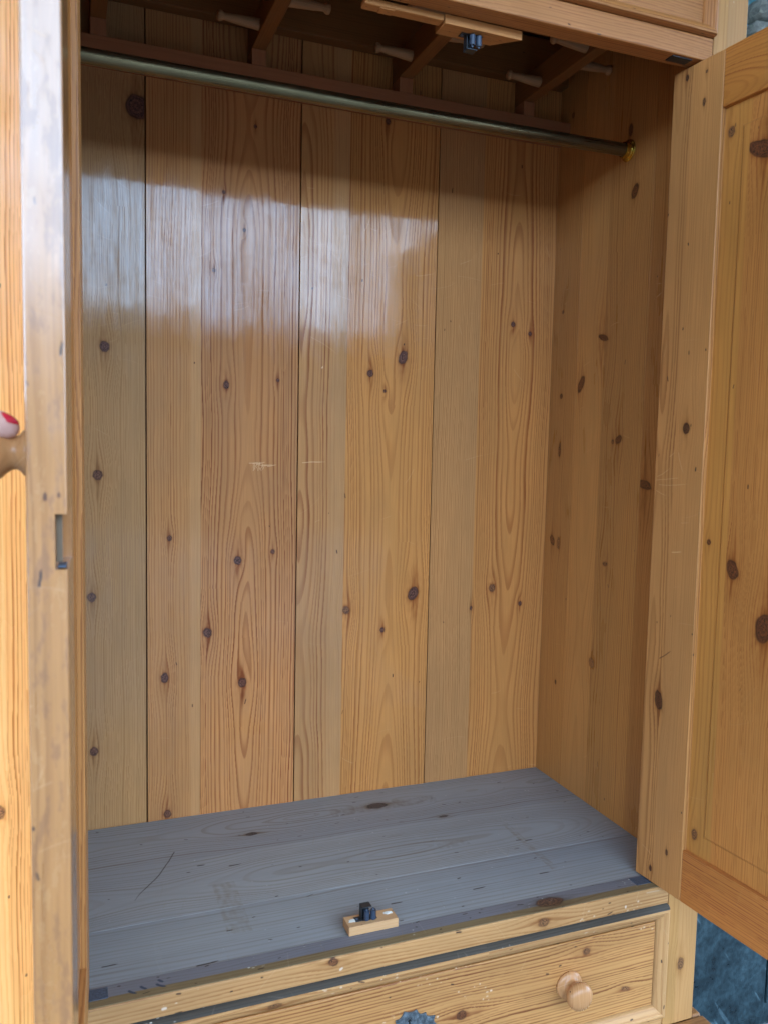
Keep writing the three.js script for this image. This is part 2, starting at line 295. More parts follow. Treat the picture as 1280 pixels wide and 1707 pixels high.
T.drawer = wood({ dim: .81, W: .22, H: .94, u: -.235, v: -.99, seed: 43, rough: .42, relief: 1, bump: .0007, scratch: 60, flecks: 26, nicks: 25, knot: '#6b452a',
  strips: [{ a: -.235, b: -.015, u0: .235, h0: .012, h1: .016, hf: 2.2, dens: 195, con: 1, e: '#c89f66', l: '#80522e' }],
  knots: [[-.078, -.213, .006, 1.1, 0, 1], [-.131, -.43, .0075, 1.1], [-.158, -.135, .004, 2.2, .3, 1], [-.11, -.75, .007]],
});
T.stile = wood({ dim: .75, W: .14, H: 2.0, u: -.06, v: -.45, seed: 53, rough: .42, relief: .9, bump: .0006, scratch: 30, flecks: 12, nicks: 10, knot: '#7a5432',
  strips: [{ a: -.06, b: -.03, u0: .01, h0: .02, h1: .01, dens: 190, con: .7, e: '#cda66a', l: '#9b6f3a' }, { a: -.03, b: .08, u0: .12, h0: .03, h1: .015, dens: 120, con: .35, e: '#c9a46e', l: '#a47a46' }],
  knots: [[-.022, -.142, .007, 1.6, 0, 1]],
});
T.leftStile = wood({ dim: 1.12, W: .2, H: 2.0, u: -1.15, v: -.45, seed: 59, rough: .35, coat: .6, coatRough: .2, relief: .8, bump: .0005, nicks: 8, scratch: 20,
  strips: [{ a: -1.15, b: -1.036, u0: .02, h0: .02, h1: .01, dens: 200, con: .45, e: '#d8b074', l: '#ae7d42' }, { a: -1.036, b: -.95, u0: .13, h0: .03, h1: .015, dens: 270, con: .9, e: '#d4a96a', l: '#9c6836' }],
  knots: [[-1.045, .27, .006, 1.5, 0, 1]],
});
T.hinge = wood({ W: .12, H: 1.3, u: -.01, v: -.005, seed: 61, rough: .40, relief: .9, bump: .0006, scratch: 50, nicks: 14, knot: '#4a3122',
  strips: [{ a: -.01, b: .04, u0: .022, h0: .01, h1: .016, hf: 2.1, dens: 150, con: .8, e: '#c2965e', l: '#845730' }, { a: .04, b: .11, u0: .13, h0: .03, h1: .012, dens: 210, con: .45, e: '#c2965e', l: '#936a3c' }],
  knots: [[.0617, .745, .0075], [.0331, .308, .0085, 1.9, .2], [.0664, .068, .0028, 1.9], [.0333, .0257, .0028, 1.9], [.0278, 1.2758, .0032, 1.6], [.0637, 1.228, .003, 2], [.066, 1.271, .0024, 1, 0, 1]],
  marks: [({ line, tint, hex, u, v }) => { const c = tint(hex('#e6d3a8'), .38); for (const [a, b, g, l] of [[.006, .668, .35, .03], [.004, .662, .1, .05], [.01, .655, -.05, .06], [.005, .645, -.3, .022], [.03, .70, .6, .012]]) line(a - u, b - v, g, l, 5, .45, c); line(.03 - u, .376 - v, .6, .03, 4, .6, tint(hex('#4b3222'), .6)); line(.045 - u, .55 - v, .1, .02, 2, .8, c); }],
});
T.doorRail = wood({ W: .10, H: .6, u: -.005, v: 0, seed: 67, rough: .38, relief: .7, bump: .0005, scratch: 20, nicks: 6,
  strips: [{ a: -.005, b: .095, u0: .02, h0: .02, h1: .03, hf: 2.6, dens: 240, con: .85, e: '#c08843', l: '#8a5020' }] });
T.doorRailB = wood({ W: .10, H: .6, u: -.005, v: 0, seed: 71, rough: .38, relief: .7, bump: .0005, scratch: 20, nicks: 6,
  strips: [{ a: -.005, b: .095, u0: .125, h0: .012, h1: .01, hf: 2, dens: 290, con: .95, e: '#bd8447', l: '#84492a' }] });
T.panel = wood({ W: .34, H: 1.15, u: .07, v: .06, seed: 73, rough: .36, relief: .8, bump: .0006, scratch: 50, nicks: 14, knot: '#6e4429',
  strips: [{ a: .07, b: .146, u0: -.02, h0: .02, h1: .02, hf: 1.8, dens: 110, con: .45, e: '#c3944f', l: '#9a6a35' }, { a: .146, b: .41, u0: .22, h0: .015, h1: .012, dens: 285, con: .85, e: '#c4904f', l: '#925a2a' }],
  knots: [[.1101, .5741, .004], [.158, .539, .0105, 1.5, .4], [.218, .4655, .015, 1.5, -.2], [.1108, 1.1716, .0065, 1.3, 0, 1], [.17, 1.13, .012, 2.4, 1.2], [.113, .118, .006, 1.6, 0, 1]],
});
T.topRail = wood({ W: .09, H: 1.06, u: 1.28, v: -1.03, seed: 79, rough: .38, relief: .6, bump: .0005, scratch: 60, nicks: 16,
  strips: [{ a: 1.28, b: 1.37, u0: -.02, h0: .02, h1: .02, hf: 1.6, dens: 240, con: .75, e: '#b08250', l: '#7c4e2a' }],
  marks: [({ line, tint, hex, u, v }) => { for (let i = 0; i < 9; i++) line(1.287 - u + .001 * (i % 3), -.135 - v + .004 * i, 1.57, .016, 0, 1.4, tint(hex('#3a2517'), .75)); }] });
T.plain = wood({ dim: .66, W: .3, H: 1.3, u: 0, v: 0, seed: 83, rough: .5, relief: .5, bump: .0004, scratch: 20, nicks: 8,
  strips: [{ a: 0, b: .3, u0: .12, h0: .02, h1: .015, dens: 230, con: .5, e: '#b6874f', l: '#86572c' }] });
T.batten = wood({ dim: .8, W: .1, H: 1.1, u: 0, v: 0, seed: 89, rough: .6, relief: .5, bump: .0004, nicks: 14,
  strips: [{ a: 0, b: .1, u0: .03, h0: .05, h1: .01, dens: 260, con: .28, e: '#b98862', l: '#9a6a48' }] });
T.pale = wood({ W: .08, H: .2, u: 0, v: 0, seed: 97, ppm: 2500, rough: .7, relief: .6, bump: .0004, nicks: 10,
  strips: [{ a: 0, b: .08, u0: -.05, h0: .05, h1: .01, dens: 300, con: .35, e: '#cfb48c', l: '#b08c5e' }] });
T.peg = wood({ W: .08, H: .2, u: 0, v: 0, seed: 99, ppm: 2000, dim: .72, rough: .6, relief: .6, bump: .0003, nicks: 6,
  strips: [{ a: 0, b: .08, u0: -.05, h0: .05, h1: .01, dens: 300, con: .4, e: '#cfb48c', l: '#a8845a' }] });
T.honey = wood({ W: .08, H: .2, u: 0, v: 0, seed: 98, ppm: 2000, rough: .6, relief: .6, bump: .0003, nicks: 8,
  strips: [{ a: 0, b: .08, u0: -.05, h0: .05, h1: .01, dens: 260, con: .5, e: '#c2935a', l: '#96672f' }] });
T.turned = wood({ W: .1, H: .2, u: 0, v: 0, seed: 101, ppm: 2000, rough: .3, relief: .5, bump: .0003, scratch: 14, flecks: 5, nicks: 8,
  strips: [{ a: 0, b: .1, u0: .03, h0: .012, h1: .02, hf: 6, dens: 260, con: .28, e: '#bb9468', l: '#93683f' }] });
T.edge = wood({ W: .06, H: 1.3, u: -.03, v: 0, seed: 103, rough: .3, coat: 1, coatEven: 1, spec: 1, coatRough: .14, relief: .6, bump: .0004, scratch: 60, nicks: 16,
  strips: [{ a: -.03, b: .03, u0: .075, h0: .03, h1: .02, hf: 2.2, dens: 170, con: .5, e: '#a88150', l: '#845d33' }],
  marks: [({ line, tint, hex, n, u, v, w, h, ppm, C, Q }) => { const d = tint(hex('#4d3020'), .75); line(-.016 - u, .668 - v, 1.6, .005, 0, 1, d); line(-.007 - u, .670 - v, 1.6, .003, 0, .8, d);
    for (let j = 0; j < h; j++) for (let i = 0; i < w; i++) { const q = n(i / 16, j / 60 + 3) * .6 + n(i / 5, j / 17) * .4 + n(i / 2, j / 5) * .2; if (q > .1) { tint(hex('#75543a'), .34 * clamp((q - .1) * 4))(j * w + i, 1); Q[j * w + i] += .1; } else if (q < -.42) tint(hex('#c9ae86'), .2)(j * w + i, 1); } }] });
const ironDark = new THREE.MeshPhysicalMaterial({ color: new THREE.Color().setRGB(.035, .037, .04), metalness: .6, roughness: .42 });

function noiseMat(seed, size, ppm, fn, extra = {}) {
  const n = perlin(seed), w = Math.round(size * ppm), a = new Uint8Array(w * w * 4), b = new Uint8Array(w * w * 4);
  for (let j = 0; j < w; j++) for (let i = 0; i < w; i++) { const q = fn(n, i / ppm, j / ppm), p = (j * w + i) * 4; for (let e = 0; e < 3; e++) a[p + e] = clamp(q[e], 0, 255); b[p] = clamp(q[3]) * 255; b[p + 1] = clamp(q[4], .05, 1) * 255; b[p + 2] = clamp(q[5] ?? 0) * 255; a[p + 3] = b[p + 3] = 255; }
  const t = dataTex(b, w, w);
  return new THREE.MeshPhysicalMaterial({ map: dataTex(a, w, w, true), bumpMap: t, roughnessMap: t, roughness: 1, bumpScale: .001, metalnessMap: extra.metalness ? t : null, ...extra });
}
function uvBox(g, s) { // uv in units of s metres by the face's direction
  const geo = g.index ? g.toNonIndexed() : g, p = geo.attributes.position, n = geo.attributes.normal, uv = new Float32Array(p.count * 2);
  for (let i = 0; i < p.count; i += 3) { const a = [0, 1, 2].map((e) => Math.abs(n.getComponent(i, e) + n.getComponent(i + 1, e) + n.getComponent(i + 2, e))), d = a.indexOf(Math.max(...a)); for (let k = i; k < i + 3; k++) { uv[k * 2] = (d === 0 ? p.getZ(k) : p.getX(k)) / s; uv[k * 2 + 1] = (d === 1 ? p.getZ(k) : p.getY(k)) / s; } }
  geo.setAttribute('uv', new THREE.BufferAttribute(uv, 2)); return geo;
}

// ------------------------------------------------------------------ the setting
const yardMat = noiseMat(201, 2, 256, (n, x, y) => { const q = n(x * 3, y * 3) * .5 + n(x * 14, y * 14) * .3 + n(x * 60, y * 60) * .3; const c = 92 + 24 * q; return [c, c * .99, c * .97, .5 + q * .4, .85]; });
const yard = put('yard', uvBox(new THREE.PlaneGeometry(80, 80).rotateX(-Math.PI / 2), 2), yardMat); yard.userData.kind = 'structure';

// ------------------------------------------------------------------ wardrobe
const BASE = [-.515, 0, -.25];
const w = group('wardrobe', scene, BASE);
tag(w, 'antique waxed pine wardrobe standing open, with hanging rail, peg rails and a bottom drawer', 'wardrobe');
const OFF = [-BASE[0], FLOOR, -BASE[2]];
origin.set(w, OFF);
const XL = -1.03, TOP = 1.56;

// back: wide boards with open grooves; the paler and darker lengths of each are glued edge to edge
const backs = [[XL, -.8351, 0, .003, 0, .05], [-.8324, -.7372, .0003, .0008, .004, .2], [-.7369, -.5558, -.0006, -.0022, .004, .08], [-.5533, -.4587, .0002, -.0012, .008, .2], [-.4584, -.2742, -.001, -.0018, .018, .16], [-.2716, -.1732, .0003, -.0015, .016, .3], [-.1729, 0, -.0006, .001, .01, .1]];
for (const [a, b, dz, tilt, yaw, cup] of backs) { // each has moved a little over the years: tilted, cupped, not quite flat
  let g = new THREE.BoxGeometry(b - a, TOP + .012, .014, 20, 90, 1); const p = g.attributes.position, half = (b - a) / 2;
  for (let i = 0; i < p.count; i++) { const x = p.getX(i), y = p.getY(i); p.setZ(i, p.getZ(i) + tilt * (y / .78) * .8 + yaw * x + cup * (x * x - half * half * .5) + .00016 * N(x * 11 + a * 40, y * 7) + .00007 * N(x * 34 + a * 90, y * 19)); }
  g.translate((a + b) / 2, (TOP - .012) / 2, -.507 + dz); g.computeVertexNormals();
  g = uvBoard(g, T.back, 1, 2); g.translate(...OFF); put('back_board', g, T.back.mat, w);
}
board('back_cover', w, [XL, -.0005], [-.3, TOP], [-.526, -.5175], T.plain);
// right side: boards glued edge to edge
for (const [a, b, d] of [[-.526, -.405, 0], [-.405, -.315, .0002], [-.315, -.19, -.0001], [-.19, -.0325, .0002]]) board('side_board', w, [0 + d, .012 + d], [-.3, TOP], [a + .0001, b - .0001], T.side, { face: 0, r: .0004 });
for (const [a, b] of [[-.526, -.26], [-.259, -.0325]]) board('side_board', w, [XL - .014, XL - .0005], [-.3, TOP], [a, b], T.side, { face: 0 });
// floor
for (const [a, b, d] of [[-.4995, -.335, 0], [-.3348, -.17, .0002], [-.1698, -.0405, 0]]) board('floor_board', w, [XL, -.0003], [-.018 + d, 0 + d], [a, b], T.floor, { grain: 0, face: 1, r: .0005 });
board('top_board', w, [XL, -.0003], [TOP - .02, TOP], [-.5, -.034], T.plain, { grain: 0, face: 1 });
// front frame
const frontRail = board('front_rail', w, [-.976, -.0545], [-.0306, .0002], [-.0402, 0], T.rail, { grain: 0, face: 2, r: .0022 });
board('rail_top', w, [-.9758, -.0547], [.0004, .0016], [-.0401, -.0012], T.railTop, { grain: 0, face: 1, r: .0005 });
board('stile', w, [-.054, .0086], [-.246, TOP], [-.032, 0], T.stile, { r: .0016 });
board('stile', w, [-1.125, -.9765], [-.246, TOP], [-.032, 0], T.leftStile, { r: .0016 });
board('top_rail', w, [-.976, -.0545], [1.2948, 1.3288], [-.033, -.0005], T.topRail, { grain: 0, r: .002 });
board('lower_rail', w, [-.976, -.0545], [-.2455, -.226], [-.032, -.0004], T.rail, { grain: 0, du: .2, r: .002 });
const ovolo = [[0, -.012], [0, .0105], [.0015, .0138], [.0045, .015], [.0075, .0138], [.009, .0108], [.0105, .0102], [.0135, .0086], [.0165, .0048], [.0182, .0006], [.0185, -.004]];
const bolection = [[0, -.010], [0, .0012], [.0014, .0058], [.0034, .0092], [.0062, .0104], [.0082, .0102], [.0098, .0086], [.0104, .0074], [.0125, .0070], [.016, .0056], [.0195, .0034], [.0222, .0006], [.0226, -.003]];
{ // frieze over the doors: a sunk panel in a mitred moulding
  board('frieze_panel', w, [-.96, -.073], [1.345, 1.535], [-.018, -.004], T.topRail, { grain: 0, du: .31, r: .0008 });
  mouldingFrame(w, [-.9758, -.0552], [1.3296, 1.55], -.004, ovolo, T.topRail);
}
// plinth: skirting that stands out all round
board('plinth', w, [-1.14, .034], [-.43, -.2465], [-.004, .026], T.plain, { grain: 0, r: .006 });
board('plinth', w, [.0105, .034], [-.43, -.2465], [-.5, -.0045], T.plain, { grain: 2, face: 0, r: .006 });
for (const [x, z] of [[-1.08, -.04], [-.02, -.04], [-1.08, -.46], [-.02, -.46]]) { const g = new THREE.CylinderGeometry(.04, .03, .022, 20).translate(x, -.439, z); g.translate(...OFF); put('foot', g, T.plain.mat, w); }

// hinge pivots let into the rails
function boxIn(name, parent, x, y, z, m, r = .0006, label) { const g = new RoundedBoxGeometry(x[1] - x[0], y[1] - y[0], z[1] - z[0], 2, Math.min(r, (y[1] - y[0]) * .4)).translate((x[0] + x[1]) / 2, (y[0] + y[1]) / 2, (z[0] + z[1]) / 2); const o = origin.get(parent); if (o) g.translate(...o); return put(name, g, m, parent, label); }
const worn = noiseMat(203, .1, 2000, (n, x, y) => { const q = n(x * 120, y * 120) * .5 + n(x * 500, y * 500) * .4; return [74 + 44 * q, 82 + 46 * q, 94 + 48 * q, .5 + .4 * q, .5 + .2 * q, .25]; }, { metalness: 1, bumpScale: .0004 });
boxIn('hinge_plate', w, [-.107, -.0745], [.0008, .0024], [-.0365, -.0145], worn);
boxIn('hinge_plate', w, [-.958, -.925], [.0008, .0024], [-.0365, -.0145], worn);
boxIn('hinge_plate', w, [-.124, -.088], [1.2932, 1.2952], [-.022, -.005], ironDark);

// hanging rail with brass sockets
{
  const rail = group('hanging_rail', w), o = OFF;
  const brass = noiseMat(207, .1, 1500, (n, x, y) => { const q = n(x * 90, y * 90); return [206 + 26 * q, 166 + 26 * q, 66 + 18 * q, .5 + n(x * 400, y * 400) * .3, .24 + .06 * q, .95]; }, { metalness: 1, bumpScale: .00004 });
  const tubeMat = noiseMat(211, .5, 1200, (n, x, y) => { const q = n(x * 8, y * 30) * .5 + n(x * 40, y * 160) * .5; const s = n(x * 15, y * 700) > .62 ? 22 : 0; return [120 + 28 * q + s, 106 + 28 * q + s, 76 + 24 * q + s, .5 + .3 * n(x * 20, y * 600), .32 + .14 * q, .9]; }, { metalness: 1, bumpScale: .00012 });
  const curve = new THREE.CatmullRomCurve3([[XL + .004, 1.2530], [-.7, 1.2535], [-.4, 1.2538], [-.009, 1.2562]].map(([x, y]) => new THREE.Vector3(x + o[0], y + o[1], -.2655 + o[2])));
  put('tube', new THREE.TubeGeometry(curve, 40, .0113, 28), tubeMat, rail);
  for (const [x, s] of [[0, -1], [XL, 1]]) {
    const prof = [[.0005, 0], [.0195, 0], [.0195, .0012], [.0185, .0022], [.015, .0026], [.0138, .0045], [.0136, .0125], [.0122, .0128], [.0122, .006], [.0005, .006]].map((q) => new THREE.Vector2(...q));
    const g = new THREE.LatheGeometry(prof, 36).rotateZ(s < 0 ? Math.PI / 2 : -Math.PI / 2).translate(x + s * .0006 + o[0], 1.2562 + o[1], -.2655 + o[2]);
    const f = put('flange', g, brass, rail);
    for (const a of [.9, 3.0, 5.1]) put('screw', new THREE.SphereGeometry(.0022, 10, 8).scale(.5, 1, 1).translate(x + s * .003 + o[0], 1.2562 + o[1] + Math.cos(a) * .0167, -.2655 + o[2] + Math.sin(a) * .0167), brass, f);
  }
}
// batten along the back, uprights on it, arms coming forward from them with turned pegs on both sides
board('batten', w, [XL, -.0005], [1.334, 1.3705], [-.4995, -.46], T.batten, { grain: 0, r: .001 });
board('ledger', w, [XL, -.0005], [1.446, 1.53], [-.4995, -.472], T.plain, { grain: 0, du: .1 });
{
  const pegProf = [[.0002, 0], [.0098, 0], [.0098, .002], [.0085, .022], [.0070, .045], [.0058, .056], [.0057, .060], [.0066, .0615], [.0084, .064], [.0088, .067], [.0078, .070], [.004, .0715], [.0002, .0717]].map((q) => new THREE.Vector2(...q));
  const pegGeo = new THREE.LatheGeometry(pegProf, 20);
  const pegMat = T.peg.mat;
  for (const [x0, x1] of [[-.9233, -.8982], [-.656, -.631], [-.377, -.351], [-.110, -.0866]]) {
    board('upright', w, [x0, x1], [1.3707, 1.3975], [-.4995, -.46], T.batten, { r: .0006, du: x0 });
    const arm = group('peg_arm', w, [(x0 + x1) / 2 + OFF[0], 1.398 + OFF[1], -.25 + OFF[2]]);
    board('arm', arm, [(x0 - x1) / 2, (x1 - x0) / 2], [0, .0475], [-.2495, .2165], T.plain, { grain: 2, face: 0, r: .0012, du: x0 + 1.03, dv: x0 + 1.2 });
    for (const [s, z] of [[-1, -.155], [-1, -.002], [-1, .14], [1, -.06], [1, .09]]) {
      if (s < 0 && x0 < -.9) continue;
      const m = put('peg', pegGeo, pegMat, arm); m.rotation.z = s < 0 ? Math.PI / 2 - .03 : -Math.PI / 2; m.position.set(s * ((x1 - x0) / 2 - .0005), .014, z);
    }
  }
}
// roller catches on their little blocks
function catchOn(block, x, y, z, up) { // x, y, z: centre of the foot on the face of the block
  const o = origin.get(block), roll = new THREE.MeshPhysicalMaterial({ color: new THREE.Color().setRGB(.03, .04, .06), roughness: .3 });
  const B = (name, a, b, c, m, r) => boxIn(name, block, [x + a[0], x + a[1]], up > 0 ? [y + b[0], y + b[1]] : [y - b[1], y - b[0]], [z + c[0], z + c[1]], m, r);
  B('foot_plate', [-.0165, .0165], [0, .0012], [-.008, .004], ironDark, .0004);
  B('bracket', [-.0075, .0075], [.0012, .021], [-.0085, -.0068], ironDark, .0005);
  B('bracket', [-.0075, .0075], [.0195, .0210], [-.0068, .0052], ironDark, .0005);
  B('bracket', [-.0075, -.0062], [.0012, .0195], [-.0068, .0022], ironDark, .0005);
  for (const dx of [-.0005, .0095]) { const g = new THREE.CylinderGeometry(.0043, .0043, .0135, 20, 2).translate(x + dx, y + up * .0088, z + .0052); g.translate(...o); put('roller', g, roll, block); const h = new THREE.CylinderGeometry(.0016, .0016, .0175, 10).translate(x + dx, y + up * .0094, z + .0052); h.translate(...o); put('roller_pin', h, worn, block); }
  for (const dx of [-.013, .013]) { const g = new THREE.SphereGeometry(.0024, 12, 8).scale(1, .45, 1).translate(x + dx, y + up * .0013, z - .002); g.translate(...o); put('screw', g, worn, block); }
}
{
  const blk = board('catch_block', w, [-.5945, -.518], [.0014, .0148], [-.0655, -.037], T.pale, { grain: 0, face: 2, r: .0008, label: 'small pale new wood block holding the lower roller catch' });
  origin.set(blk, OFF); catchOn(blk, -.5645, .0149, -.0505, 1);
  for (const [x, z, s] of [[-.582, -.052, .0065], [-.528, -.055, .0055]]) { const g = new THREE.IcosahedronGeometry(s, 3), p = g.attributes.position; for (let i = 0; i < p.count; i++) { const k = 1 + .5 * N(p.getX(i) * 700 + x * 90, p.getZ(i) * 700); p.setXYZ(i, p.getX(i) * k * 1.2, p.getY(i) * .16 * (1 + N(p.getX(i) * 900, p.getZ(i) * 900)), p.getZ(i) * k * .62); } g.computeVertexNormals(); g.translate(x, .0149, z); g.translate(...OFF); put('torn_fibre', g, new THREE.MeshStandardMaterial({ color: new THREE.Color().setRGB(.62, .56, .46), roughness: .9 }), blk); }
  const sh = new THREE.Shape([[-.4815, -.0345], [-.3635, -.0345], [-.397, -.066], [-.4815, -.066]].map(([a, b]) => new THREE.Vector2(a, -b)));
  let g = new THREE.ExtrudeGeometry(sh, { depth: .0112, bevelEnabled: true, bevelSize: .0006, bevelThickness: .0006, bevelSegments: 1 }).rotateX(-Math.PI / 2).translate(0, 1.2832, 0);
  g = uvBoard(g, T.honey, 0, 2); g.translate(...OFF);
  const up = put('catch_block', g, T.honey.mat, w, 'pale wood block under the top rail holding the upper roller catch');
  origin.set(up, OFF); catchOn(up, -.4345, 1.2825, -.0505, -1);
  board('packing_strip', w, [-.597, -.483], [1.2858, 1.2945], [-.052, -.0345], T.honey, { grain: 0, r: .002, dv: .03 });
  board('packing_strip', w, [-.575, -.555], [1.2845, 1.2858], [-.05, -.036], T.honey, { grain: 0, r: .0005 });
}

// ------------------------------------------------------------------ drawer
{
  const d = group('drawer', w, [-.515 + OFF[0], OFF[1], OFF[2]]);
  const o = [.515, 0, 0]; origin.set(d, o);
  board('drawer_front', d, [-.9500, -.0804], [-.1995, -.0560], [-.016, .0030], T.drawer, { grain: 0, r: .0022 });
  board('drawer_front_edge', d, [-.9700, -.0600], [-.2215, -.0375], [-.019, -.0165], T.rail, { grain: 0, r: .0004 });
  mouldingFrame(d, [-.9752, -.0553], [-.2245, -.0318], .001, bolection, T.rail, ['bottom', 'left', 'right']);
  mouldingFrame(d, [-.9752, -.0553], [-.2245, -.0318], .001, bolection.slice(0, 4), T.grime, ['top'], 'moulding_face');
  mouldingFrame(d, [-.9752, -.0553], [-.2245, -.0318], .001, bolection.slice(3), T.rail, ['top']);
  const kp = [[.0002, 0], [.0222, 0], [.0226, .0022], [.0218, .0050], [.0185, .0072], [.0150, .0086], [.0132, .0112], [.0130, .0145], [.0150, .0185], [.0185, .0225], [.0207, .0268], [.0212, .0310], [.0200, .0356], [.0165, .0396], [.0105, .0425], [.0045, .0436], [.0002, .0438]].map((q) => new THREE.Vector2(...q));
  for (const x of [-.2445, -.788]) { const k = put('knob', turned(kp, 40), T.turned.mat, d); k.rotation.x = Math.PI / 2; k.position.set(x + o[0], -.1255, .0028); }
  // scalloped iron keyhole plate
  const pts = []; for (let i = 0; i < 200; i++) { const a = i / 200 * Math.PI * 2, q = .0265 + .0046 * Math.pow(1 - Math.abs(Math.sin(a * 6.5 + .5)), 1.4) + .0026 * Math.sin(a * 4 + .9); pts.push(new THREE.Vector2(Math.cos(a) * q * 1.22, Math.sin(a) * q * .9)); }
  const s = new THREE.Shape(pts), hole = new THREE.Path(); hole.absarc(-.0036, .0140, .0034, -.9, Math.PI + .9, false); hole.lineTo(-.0058, .001); hole.lineTo(-.0014, .001); s.holes.push(hole);
  const sm = noiseMat(213, .1, 2000, (n, x, y) => { const q = n(x * 140, y * 140) * .6 + n(x * 420, y * 420) * .4; return [88 + 52 * q, 92 + 54 * q, 94 + 54 * q, .5 + .5 * q, .42 + .2 * q, .4]; }, { metalness: 1, bumpScale: .0003 });
  const es = put('keyhole_plate', uvBox(new THREE.ExtrudeGeometry(s, { depth: .0014, bevelEnabled: true, bevelSize: .0008, bevelThickness: .0008, bevelSegments: 2, curveSegments: 10 }), .1), sm, d); es.position.set(-.5115 + o[0], -.1315, .0036);
  const kh = put('keyhole', new THREE.CylinderGeometry(.005, .005, .001, 16).rotateX(Math.PI / 2), new THREE.MeshStandardMaterial({ color: 0x0a0806, roughness: .9 }), d); kh.position.set(-.5151 + o[0], -.119, .0034);
}

// ------------------------------------------------------------------ doors. Local x runs along the door, y up, z = 0 is the inner face
const DW = .462, Y0 = .0036, Y1 = 1.2905, TH = .027, SW = .0984, YR0 = .0873, YR1 = 1.2085;
function panelGeo(x0, x1, y0, y1, m, zm, zf, back) { // raised and fielded panel: a margin, a small step, the field
  const rings = [[0, zm], [m - .003, zm + .0006], [m, zf - .0004], [m + .0012, zf]], pos = [];
  const c = (k) => { const [i, z] = rings[k]; return [[x0 + i, y0 + i, z], [x1 - i, y0 + i, z], [x1 - i, y1 - i, z], [x0 + i, y1 - i, z]]; };
  const tri = (a, b, d) => pos.push(...a, ...b, ...d);
  for (let k = 0; k + 1 < rings.length; k++) { const A = c(k), B = c(k + 1); for (let e = 0; e < 4; e++) { const f = (e + 1) % 4; tri(A[e], A[f], B[f]); tri(A[e], B[f], B[e]); } }
  const L = c(rings.length - 1); tri(L[0], L[1], L[2]); tri(L[0], L[2], L[3]);
  const b = [[x0, y0, back], [x1, y0, back], [x1, y1, back], [x0, y1, back]]; tri(b[0], b[2], b[1]); tri(b[0], b[3], b[2]);
  const A = c(0); for (let e = 0; e < 4; e++) { const f = (e + 1) % 4; tri(b[e], b[f], A[f]); tri(b[e], A[f], A[e]); }
  const g = new THREE.BufferGeometry(); g.setAttribute('position', new THREE.Float32BufferAttribute(pos, 3)); g.computeVertexNormals(); return g;
}
{ // right door, hinged on the right
  const th = .0786, d = group('door', w, [-.0832 + OFF[0], OFF[1], -.0499 + OFF[2]], -(Math.PI / 2 - th));
  d.userData.label = 'right door of the wardrobe, swung wide open';
  board('door_stile', d, [0, SW], [Y0, Y1], [-TH, 0], T.hinge, { r: .0016 });
  board('door_stile', d, [DW - SW, DW], [Y0, Y1], [-TH, 0], T.hinge, { du: -DW + SW, dv: .03 });
  board('door_rail', d, [SW + .0002, DW - SW - .0002], [YR1, Y1], [-TH, -.0004], T.doorRail, { grain: 0, du: -YR1, r: .0012 });
  board('door_rail', d, [SW + .0002, DW - SW - .0002], [Y0, YR0], [-TH, -.0004], T.doorRailB, { grain: 0, r: .0012 });
  put('door_panel', uvBoard(panelGeo(SW - .006, DW - SW + .006, YR0 - .006, YR1 + .006, .042, -.0085, -.0060, -.018), T.panel, 1, 2), T.panel.mat, d);
}
let leftDoor;
{ // left door: x runs from its free edge back to the hinges
  const a = [-.9675, .41], b = [-.9468, -.05], ang = Math.atan2(b[0] - a[0], -(b[1] - a[1]));      // direction (sin, -cos) in x, z
  const d = leftDoor = group('door', w, [a[0] + OFF[0], OFF[1], a[1] + OFF[2]], Math.PI / 2 - ang);
  d.userData.label = 'left door of the wardrobe, seen edge on';
  const ev = new Evaluator(); ev.attributes = ['position', 'normal'];
  const st = new Brush(new RoundedBoxGeometry(SW, Y1 - Y0, TH, 2, .0022).translate(SW / 2, (Y0 + Y1) / 2, -TH / 2)); st.updateMatrixWorld();
  const cut = new Brush(new THREE.BoxGeometry(.07, .0395, .0084 * 2).translate(.03, .6385, 0)); cut.updateMatrixWorld();
  const geo = ev.evaluate(st, cut, SUBTRACTION).geometry;
  put('door_stile', uvBoard(geo, { ...T.edge, u: -TH - .002 }, 1, 0), T.edge.mat, d);
  boxIn('lock_plate', d, [.004, .022], [.6195, .6212], [-.0072, -.0012], worn);
  boxIn('lock_case', d, [.012, .0145], [.6225, .6575], [-.0082, -.0040], new THREE.MeshStandardMaterial({ color: new THREE.Color().setRGB(.13, .085, .05), roughness: .9 }));
  board('door_stile', d, [DW - SW, DW], [Y0, Y1], [-TH, 0], T.hinge, { du: -DW + SW });
  board('door_rail', d, [SW + .0002, DW - SW - .0002], [YR1, Y1], [-TH, -.0004], T.doorRail, { grain: 0, du: -YR1, dv: .1 });
  board('door_rail', d, [SW + .0002, DW - SW - .0002], [Y0, YR0], [-TH, -.0004], T.hinge, { grain: 0, dv: .6 });
  put('door_panel', uvBoard(panelGeo(SW - .006, DW - SW + .006, YR0 - .006, YR1 + .006, .042, -.0085, -.0060, -.018), T.panel, 1, 2, .03, .02), T.panel.mat, d);
  const kp = [[.0002, 0], [.0172, 0], [.0178, .002], [.0168, .0048], [.0138, .0072], [.0124, .0098], [.0126, .0128], [.0150, .0165], [.0190, .0205], [.0212, .025], [.0210, .030], [.0185, .035], [.0130, .0388], [.006, .0405], [.0002, .0408]].map((q) => new THREE.Vector2(...q));
  const k = put('knob', turned(kp, 40), T.turned.mat, d); k.rotation.x = -Math.PI / 2; k.position.set(.045, .7, -TH + .0003);
}

